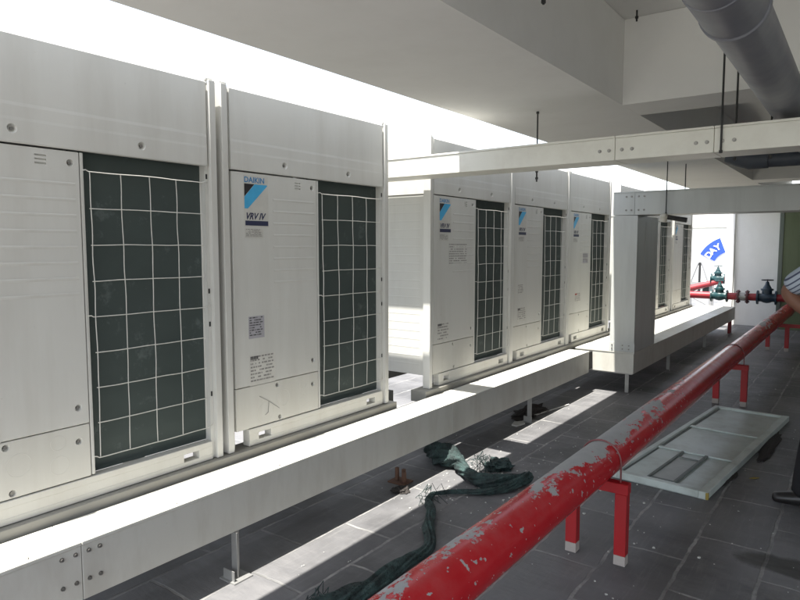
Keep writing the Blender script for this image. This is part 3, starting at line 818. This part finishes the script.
t = empty('neighbour_building', (-9, 24, -14), 'white neighbouring building with a blue curved sign reading DAY', 'building')
b = bmesh.new(); box(b, -9, 9, .0, 8, 0, 16.05); obj('wall', b, M['wallw'], t)
b = bmesh.new(); box(b, -9.05, 9.05, -.06, 8.05, 16.052, 16.13, bev=.01); obj('coping', b, M['concrete'], t)
sg = bmesh.new()
CX, CZs, r0, r1 = -3.66 + 9, .653 + 14, .62, 1.13
pts = []
for k in range(17):
    a = math.radians(153 - 42 * k / 16); pts.append((CX + r1 * math.cos(a), CZs + r1 * math.sin(a)))
for k in range(17):
    a = math.radians(111 + 42 * k / 16); pts.append((CX + r0 * math.cos(a), CZs + r0 * math.sin(a)))
prism(sg, pts, 'y', -.05, -.002)
sgo = obj('sign', sg, M['skysign'], t)
for ch, deg in (('D', 147), ('A', 134.5), ('Y', 121)):
    a = math.radians(deg); r = .78
    rz = a - PI / 2
    # baseline centre, letter half width ~.09
    cxx = CX + r * math.cos(a) - .10 * math.cos(rz); czz = CZs + r * math.sin(a) - .10 * math.sin(rz)
    o = text('letter', ch, .29, M['signtext'], sgo, (cxx, -.06, czz), (PI / 2, -rz, 0), bold=.006, depth=.004)
    o.rotation_mode = 'QUATERNION'
    o.rotation_quaternion = (Matrix.Rotation(-rz, 3, 'Y') @ Matrix.Rotation(PI / 2, 3, 'X')).to_quaternion()

# ------------------------------------------------------------------ door panel on the floor
t = empty('door_panel', (-1.215, 3.88, 0), 'pale green metal door panel lying flat on the tiles under the red pipe', 'door')
t.rotation_euler = (0, 0, math.radians(-5.5))
Lp, Wp = 2.17, .56
def prt(name, x0, x1, y0, y1, z0, z1, mat, bev=.003):
    b = bmesh.new(); box(b, x0, x1, y0, y1, z0, z1, bev=bev, seg=1); return obj(name, b, M[mat], t)
prt('skin', .004, Wp - .004, .004, Lp - .004, .0, .026, 'panel')
prt('stile', 0, .035, 0, Lp, .004, .046, 'panelframe'); prt('stile', Wp - .05, Wp, 0, Lp, .004, .046, 'panelframe')
prt('rail', .0355, Wp - .0505, 0, .045, .004, .0458, 'panelframe'); prt('rail', .0355, Wp - .0505, .70, .73, .0265, .040, 'panelframe')
prt('rail', .0355, Wp - .0505, 1.38, 1.41, .0265, .040, 'panelframe'); prt('rail', .0355, Wp - .0505, Lp - .03, Lp, .004, .0458, 'panelframe')
prt('gasket', .0355, .046, .05, .695, .0265, .030, 'gasket'); prt('gasket', .0355, .052, .735, 1.375, .0265, .030, 'gasket'); prt('gasket', .0355, .052, 1.415, Lp - .035, .0265, .030, 'gasket')
wf = prt('window_frame', .195, .211, .06, .695, .0265, .041, 'gasket'); 
prt('window_frame', .345, .365, .06, .695, .0265, .043, 'gasket'); prt('window_frame', .2115, .3445, .56, .575, .0265, .038, 'gasket'); prt('window_frame', .2115, .3445, .08, .09, .0265, .038, 'gasket')
prt('window_pane', .2118, .3442, .0905, .5595, .0265, .030, 'panelglass', 0)
prt('corner_cap', Wp - .012, Wp + .004, -.003, .012, .004, .044, 'leaf')

# ------------------------------------------------------------------ green netting
def smooth_path(pts, n=8):
    out = []
    P = [Vector(p) for p in pts]
    for i in range(len(P) - 1):
        p0 = P[max(i - 1, 0)]; p1 = P[i]; p2 = P[i + 1]; p3 = P[min(i + 2, len(P) - 1)]
        for k in range(n):
            t_ = k / n
            out.append(.5 * ((2 * p1) + (-p0 + p2) * t_ + (2 * p0 - 5 * p1 + 4 * p2 - p3) * t_ ** 2 + (-p0 + 3 * p1 - 3 * p2 + p3) * t_ ** 3))
    out.append(P[-1]); return out
def interp(vals, n):
    out = []
    for i in range(len(vals) - 1):
        for k in range(n): out.append(vals[i] + (vals[i + 1] - vals[i]) * k / n)
    out.append(vals[-1]); return out
def bundle(bm, pts, rad, seed, flat_=.7, rough=.3, twist=.12):
    n = 7
    pp = smooth_path(pts, n); rr = [q * .64 for q in interp(rad, n)]
    for q in pp: q.z *= .7
    def fn(i, th):
        q = th + twist * i
        return 1 + rough * .5 * math.sin(4 * q + seed) * math.sin(2 * q + seed * 2) + rough * .8 * mnoise.noise(Vector((math.cos(q) * 1.3, math.sin(q) * 1.3, i * .16 + seed))) + .13 * math.sin(9 * q + seed + .5 * math.sin(i * .3))
    tube(bm, pp, rr, 54, True, fn)
    for v in bm.verts:
        if v.co.z < .002: v.co.z = .002 + random.random() * .003
nt_ = bmesh.new()
bundle(nt_, [(-1.64, 1.66, .05), (-1.60, 1.83, .045), (-1.585, 1.98, .04), (-1.585, 2.20, .04), (-1.585, 2.40, .038), (-1.72, 2.60, .042), (-1.80, 2.75, .04), (-1.90, 2.87, .03), (-1.93, 2.98, .03)],
       [.07, .065, .055, .042, .036, .040, .037, .028, .014], 1.3, rough=.35)
bundle(nt_, [(-1.93, 2.96, .03), (-1.87, 3.03, .035), (-1.80, 3.10, .03), (-1.70, 3.17, .03), (-1.63, 3.27, .04), (-1.60, 3.37, .05)], [.016, .018, .02, .026, .035, .04], 4.1)
bundle(nt_, [(-1.575, 3.48, .06), (-1.60, 3.41, .062), (-1.68, 3.31, .06), (-1.76, 3.26, .06), (-1.83, 3.27, .06), (-1.93, 3.34, .055), (-2.02, 3.42, .06), (-2.07, 3.50, .07)], [.045, .058, .060, .055, .055, .05, .055, .04], 2.2, rough=.4)
bundle(nt_, [(-2.02, 3.44, .06), (-2.09, 3.45, .075), (-2.17, 3.46, .09), (-2.27, 3.50, .08), (-2.33, 3.53, .06)], [.05, .085, .10, .09, .04], 7.2, rough=.45)
# loose strands
rn = random.Random(4)
for base, n_, sp in (((-1.93, 2.93), 14, .10), ((-1.98, 3.6), 26, .12), ((-1.66, 1.75), 26, .09), ((-1.85, 3.42), 14, .1)):
    for k in range(n_):
        x, y = base[0] + rn.uniform(-.04, .04), base[1] + rn.uniform(-.05, .05)
        a = rn.uniform(0, 2 * PI); L_ = rn.uniform(.04, sp)
        z = rn.uniform(.01, .05)
        tube(nt_, [(x, y, z), (x + math.cos(a) * L_ * .5, y + math.sin(a) * L_ * .5, z + rn.uniform(.0, .05)), (x + math.cos(a + .6) * L_, y + math.sin(a + .6) * L_, .004)], .0018, 5)
no = obj('shade_net', nt_, M['net'], smooth=True)
tag(no, 'crumpled dark green netting twisted across the tiles beside the red pipe', 'netting')
# crumpled dark rags
def heap(name, loc, sx, sy, sz, mat, lab, cat, seed, spikes=0):
    b = bmesh.new(); bmesh.ops.create_icosphere(b, subdivisions=4, radius=1)
    for v in b.verts:
        p = v.co.copy(); f = 1 + .45 * mnoise.noise(p * 1.9 + Vector((seed, 0, 0))) + .3 * mnoise.noise(p * 4.7 + Vector((0, seed, 0))) + .12 * mnoise.noise(p * 11)
        v.co = Vector((p.x * sx * f, p.y * sy * f, max(0.001, (p.z * .5 + .25) * sz * f * 1.4)))
    o = obj(name, b, mat, None, loc, smooth=False); tag(o, lab, cat); return o
heap('cloth_rag', (-1.86, 3.62, 0), .09, .09, .045, M['net'], 'small dark crumpled scrap of net just behind the main netting', 'rag', 3)
heap('debris_heap', (-2.27, 5.0, 0), .09, .26, .035, M['litterd'], 'dark heap of rubbish lying against the low trunking', 'debris', 5)
heap('debris_heap', (-.63, 4.40, 0), .035, .24, .014, M['litterd'], 'black grit swept against the right edge of the door panel', 'debris', 8)
heap('debris_heap', (-.50, 5.2, 0), .045, .42, .014, M['litterd'], 'long dark dirt heap by the far right corner of the door panel', 'debris', 9)
lf = bmesh.new(); prism(lf, [(0, 0), (.03, .012), (.05, .045), (.02, .035)], 'z', .002, .006)
lo_ = obj('fallen_leaf', lf, M['leaf'], None, (-.52, 4.35, 0)); tag(lo_, 'small yellow leaf on the tiles beside the door panel', 'leaf')
lf = bmesh.new(); prism(lf, [(0, 0), (.05, -.01), (.07, .10), (.03, .14), (-.02, .09)], 'z', .002, .014)
lo_ = obj('paper_scrap', lf, M['litterw'], None, (-2.22, 4.55, 0)); tag(lo_, 'small pale paper scrap beside the dark rubbish heap', 'litter')
# bolt stub bracket under the trunking
t = empty('anchor_bracket', (-2.22, 3.05, 0), 'rusty anchor bracket with upright stubs on the tiles below the trunking', 'bracket')
b = bmesh.new(); box(b, -.06, .06, -.05, .05, 0, .008); obj('plate', b, M['rust'], t)
for x, y, h_ in ((-.025, .0, .085), (.01, .02, .075), (.035, -.01, .07)):
    b = bmesh.new(); box(b, x - .009, x + .009, y - .009, y + .009, .0082, h_); obj('stub', b, M['rust'], t)
heap('debris_heap', (-2.13, 2.93, 0), .05, .05, .02, M['litterd'], 'small dark lump on the tiles just in front of the anchor bracket', 'debris', 12)
b = bmesh.new(); cyl(b, (0, 0, .008), (.10, .55, .010), .006, 6)
o = obj('stick', b, M['litterw'], None, (-2.20, 4.9, 0)); tag(o, 'thin pale stick lying on the tiles past the dark rubbish heap', 'stick')
# fine litter: uncountable specks
sp = bmesh.new()
rn = random.Random(12)
for k in range(560):
    x = rn.uniform(-2.1, .3); y = rn.uniform(1.2, 9)
    if k % 3 == 0: x, y = rn.gauss(-1.85, .22), rn.gauss(3.5, .5)
    r = rn.choice((.002, .003, .004, .006)) * rn.uniform(.6, 1.3); a = rn.uniform(0, PI)
    q = [(x + math.cos(a + t_) * r * rn.uniform(.5, 1.4), y + math.sin(a + t_) * r * rn.uniform(.5, 1.4)) for t_ in (0, 1.6, 3.1, 4.7)]
    prism(sp, q, 'z', .001, .001 + r * .8)
so_ = obj('floor_grit', sp, M['litterw']); tag(so_, 'pale specks of grit scattered over the tiles', 'grit', kind='stuff')

# ------------------------------------------------------------------ person
def skin_mesh(name, verts, edges, radii, mat, parent, sub=2, root=0):
    me = bpy.data.meshes.new(name); me.from_pydata([Vector(v) for v in verts], edges, []); me.update()
    o = bpy.data.objects.new(name, me); COL.objects.link(o)
    md = o.modifiers.new('s', 'SKIN'); md.use_smooth_shade = True
    for i, sv in enumerate(me.skin_vertices[0].data):
        r = radii[i]; sv.radius = r if hasattr(r, '__len__') else (r, r); sv.use_root = (i == root)
    s = o.modifiers.new('u', 'SUBSURF'); s.levels = sub; s.render_levels = sub
    dg = bpy.context.evaluated_depsgraph_get(); dg.update()
    new = bpy.data.meshes.new_from_object(o.evaluated_get(dg))
    bpy.data.objects.remove(o)
    for p in new.polygons: p.use_smooth = True
    new.materials.clear(); new.materials.append(mat)
    r = bpy.data.objects.new(name, new); return link(r, parent)
class Sk:
    def __init__(s): s.v = []; s.e = []; s.r = []
    def chain(s, start, pts):
        prev = start
        for p, r in pts:
            s.v.append(p); s.r.append(r); i = len(s.v) - 1
            if prev is not None: s.e.append((prev, i))
            prev = i
        return prev
PY = 4.13
person = empty('person', (-.10, PY, 0), 'person in a striped short-sleeved shirt and black trousers at the right edge, hand on hip', 'person')
S = Sk()   # local coordinates; faces -x
hips = S.chain(None, [((0, 0, .93), (.125, .105))])
chest = S.chain(hips, [((0, 0, 1.05), (.12, .10)), ((-.01, 0, 1.22), (.135, .105)), ((0, 0, 1.36), (.12, .09))])
neck = S.chain(chest, [((.01, 0, 1.45), .055), ((0, 0, 1.50), .052), ((-.012, 0, 1.555), (.07, .062)), ((-.008, 0, 1.62), (.09, .075)), ((.0, 0, 1.68), (.075, .065))])
def hand(sk, wrist, d, side, curl):
    # d: unit direction of the hand, side: unit vector across the palm, curl: unit direction fingers bend to
    d = Vector(d).normalized(); side = Vector(side).normalized(); curl = Vector(curl).normalized()
    w_ = Vector(sk.v[wrist])
    palm = sk.chain(wrist, [(tuple(w_ + d * .045), (.026, .016)), (tuple(w_ + d * .08), (.030, .014))])
    for off, L_ in ((-.030, .062), (-.010, .072), (.010, .068), (.030, .052)):
        b0 = w_ + d * .095 + side * off
        p1 = b0 + d * L_ * .45 + curl * .006; p2 = p1 + (d * .75 + curl * .65).normalized() * L_ * .35; p3 = p2 + (d * .35 + curl * .9).normalized() * L_ * .28
        sk.chain(palm, [(tuple(b0), .0092), (tuple(p1), .0086), (tuple(p2), .0080), (tuple(p3), .0068)])
    tb = w_ + d * .03 - side * .03
    sk.chain(len(sk.v) - 18 if False else palm - 1, [(tuple(tb), .012), (tuple(tb + (d * .6 - side * .7).normalized() * .035), .0095), (tuple(tb + (d * .8 - side * .5).normalized() * .062 + curl * .01), .008)])
shl = S.chain(chest, [((.0, -.11, 1.40), .055), ((.0, -.175, 1.385), .052)])
elb = S.chain(shl, [((-.10, -.175, 1.30), .046), ((-.245, -.15, 1.185), .041)])
wrl = S.chain(elb, [((-.215, -.158, 1.142), .040), ((-.12, -.175, 1.065), .035), ((-.045, -.17, 1.01), .027)])
hand(S, wrl, (.55, .12, -.35), (.3, 0, .8), (.3, .7, -.1))
shr = S.chain(chest, [((.0, .11, 1.40), .055), ((.0, .175, 1.385), .052)])
elr = S.chain(shr, [((.01, .20, 1.26), .046), ((.02, .22, 1.10), .040)])
wrr = S.chain(elr, [((.0, .222, 1.02), .040), ((-.04, .22, .94), .033), ((-.06, .215, .86), .026)])
hand(S, wrr, (-.1, 0, -1), (1, 0, 0), (-.2, -.5, 0))
for s, fx in ((-1, -.035), (1, .04)):
    k = S.chain(hips, [((0, s * .085, .86), .09), ((-.005 + fx * .3, s * .10, .68), .078), ((-.02 + fx * .6, s * .10, .48), .056), ((0 + fx * .8, s * .10, .34), .054), ((.01 + fx, s * .10, .12), .038), ((.01 + fx, s * .10, .055), .04), ((-.08 + fx, s * .105, .035), .03), ((-.15 + fx, s * .11, .03), .022)])
skin_mesh('body', S.v, S.e, S.r, M['skin'], person)
# shirt
T = Sk(); h0 = T.chain(None, [((0, 0, .90), (.150, .125))])
c0 = T.chain(h0, [((0, 0, 1.05), (.142, .122)), ((-.01, 0, 1.22), (.15, .125)), ((0, 0, 1.36), (.13, .105))]); T.chain(c0, [((.01, 0, 1.44), (.07, .065))])
T.chain(c0, [((.0, -.11, 1.40), .075), ((.0, -.175, 1.388), .070), ((-.10, -.176, 1.305), .066), ((-.17, -.164, 1.248), .066), ((-.243, -.150, 1.187), .066)])
T.chain(c0, [((.0, .11, 1.40), .075), ((.0, .175, 1.388), .070), ((.01, .20, 1.26), .064), ((.02, .215, 1.14), .062)])
skin_mesh('shirt', T.v, T.e, T.r, M['shirt'], person)
Q_ = Sk(); h0 = Q_.chain(None, [((0, 0, .96), (.135, .118))])
for s, fx in ((-1, -.035), (1, .04)):
    Q_.chain(h0, [((0, s * .085, .86), .112), ((-.01 + fx * .3, s * .10, .68), .104), ((-.03 + fx * .6, s * .10, .48), .092), ((-.05 + fx * .8, s * .10, .30), .088), ((-.06 + fx, s * .10, .14), .088), ((-.06 + fx, s * .10, .05), .092)])
skin_mesh('trousers', Q_.v, Q_.e, Q_.r, M['trouser'], person)
for s, fx in ((-1, -.035), (1, .04)):
    Z = Sk(); Z.chain(None, [((.03 + fx, s * .10, .045), (.042, .042)), ((-.06 + fx, s * .10, .052), (.046, .048)), ((-.15 + fx, s * .105, .042), (.048, .038)), ((-.235 + fx, s * .11, .034), (.042, .028))])
    so2 = skin_mesh('shoe', Z.v, Z.e, Z.r, M['shoe'], person)
    for v in so2.data.vertices: v.co.z = max(v.co.z, .002)
b = bmesh.new(); bmesh.ops.create_icosphere(b, subdivisions=3, radius=1)
for v in b.verts:
    v.co = Vector((.012 + v.co.x * .096, v.co.y * .082, 1.662 + v.co.z * .078)); 
    if v.co.x < -.04 and v.co.z < 1.68: v.co.x = -.04
    v.co += Vector((1, 1, 1)) * .006 * mnoise.noise(v.co * 40)
obj('hair', b, M['hair'], person, smooth=True)
for s in (-1, 1):
    b = bmesh.new(); bmesh.ops.create_uvsphere(b, u_segments=10, v_segments=8, radius=.011, matrix=Matrix.Translation((-.082, s * .028, 1.612))); obj('eye', b, M['eye'], person, smooth=True)
    b = bmesh.new(); bmesh.ops.create_icosphere(b, subdivisions=2, radius=1)
    for v in b.verts: v.co = Vector((.0 + v.co.x * .016, s * .077 + v.co.y * .008, 1.60 + v.co.z * .028))
    obj('ear', b, M['skin'], person, smooth=True)
b = bmesh.new(); prism(b, [(-.085, 1.615), (-.115, 1.575), (-.085, 1.568)], 'y', -.012, .012); obj('nose', b, M['skin'], person)
b = bmesh.new(); box(b, -.094, -.075, -.022, .022, 1.542, 1.552, bev=.004); obj('mouth', b, M['redink'], person)

# ------------------------------------------------------------------ light, world, camera
world = bpy.data.worlds.new('World'); sc.world = world; world.use_nodes = True
wn = world.node_tree; bg = wn.nodes['Background']
sky = wn.nodes.new('ShaderNodeTexSky'); sky.sky_type = 'NISHITA'; sky.sun_disc = False
tosun = Vector((-.035, -.328, 1)).normalized()
sky.sun_elevation = math.asin(tosun.z); sky.sun_rotation = math.atan2(tosun.x, tosun.y)
sky.air_density = 1.0; sky.dust_density = 1.0; sky.ozone_density = .6
hs_ = wn.nodes.new('ShaderNodeHueSaturation'); hs_.inputs['Saturation'].default_value = .45
wn.links.new(sky.outputs[0], hs_.inputs['Color']); wn.links.new(hs_.outputs[0], bg.inputs['Color']); bg.inputs['Strength'].default_value = .15
sl = bpy.data.lights.new('sun', 'SUN'); sl.energy = 4.5; sl.angle = math.radians(.6); sl.color = (1, .96, .89)
so3 = bpy.data.objects.new('sun', sl); so3.rotation_euler = (-tosun).to_track_quat('-Z', 'Y').to_euler(); so3.location = (-3, -3, 12); COL.objects.link(so3)

cam = bpy.data.cameras.new('camera'); cam.sensor_width = 36; cam.lens = 28.8; cam.clip_start = .05; cam.clip_end = 3000
co_ = bpy.data.objects.new('camera', cam); co_.location = (0, 0, 1.42)
co_.rotation_euler = (math.radians(90 - 4.77), 0, math.radians(36.09)); COL.objects.link(co_)
sc.camera = co_
vs = sc.view_settings; vs.view_transform = 'Standard'; vs.look = 'None'; vs.exposure = 1.62; vs.gamma = 1; vs.use_curve_mapping = False
sc.cycles.max_bounces = 10; sc.cycles.diffuse_bounces = 7; sc.cycles.glossy_bounces = 3
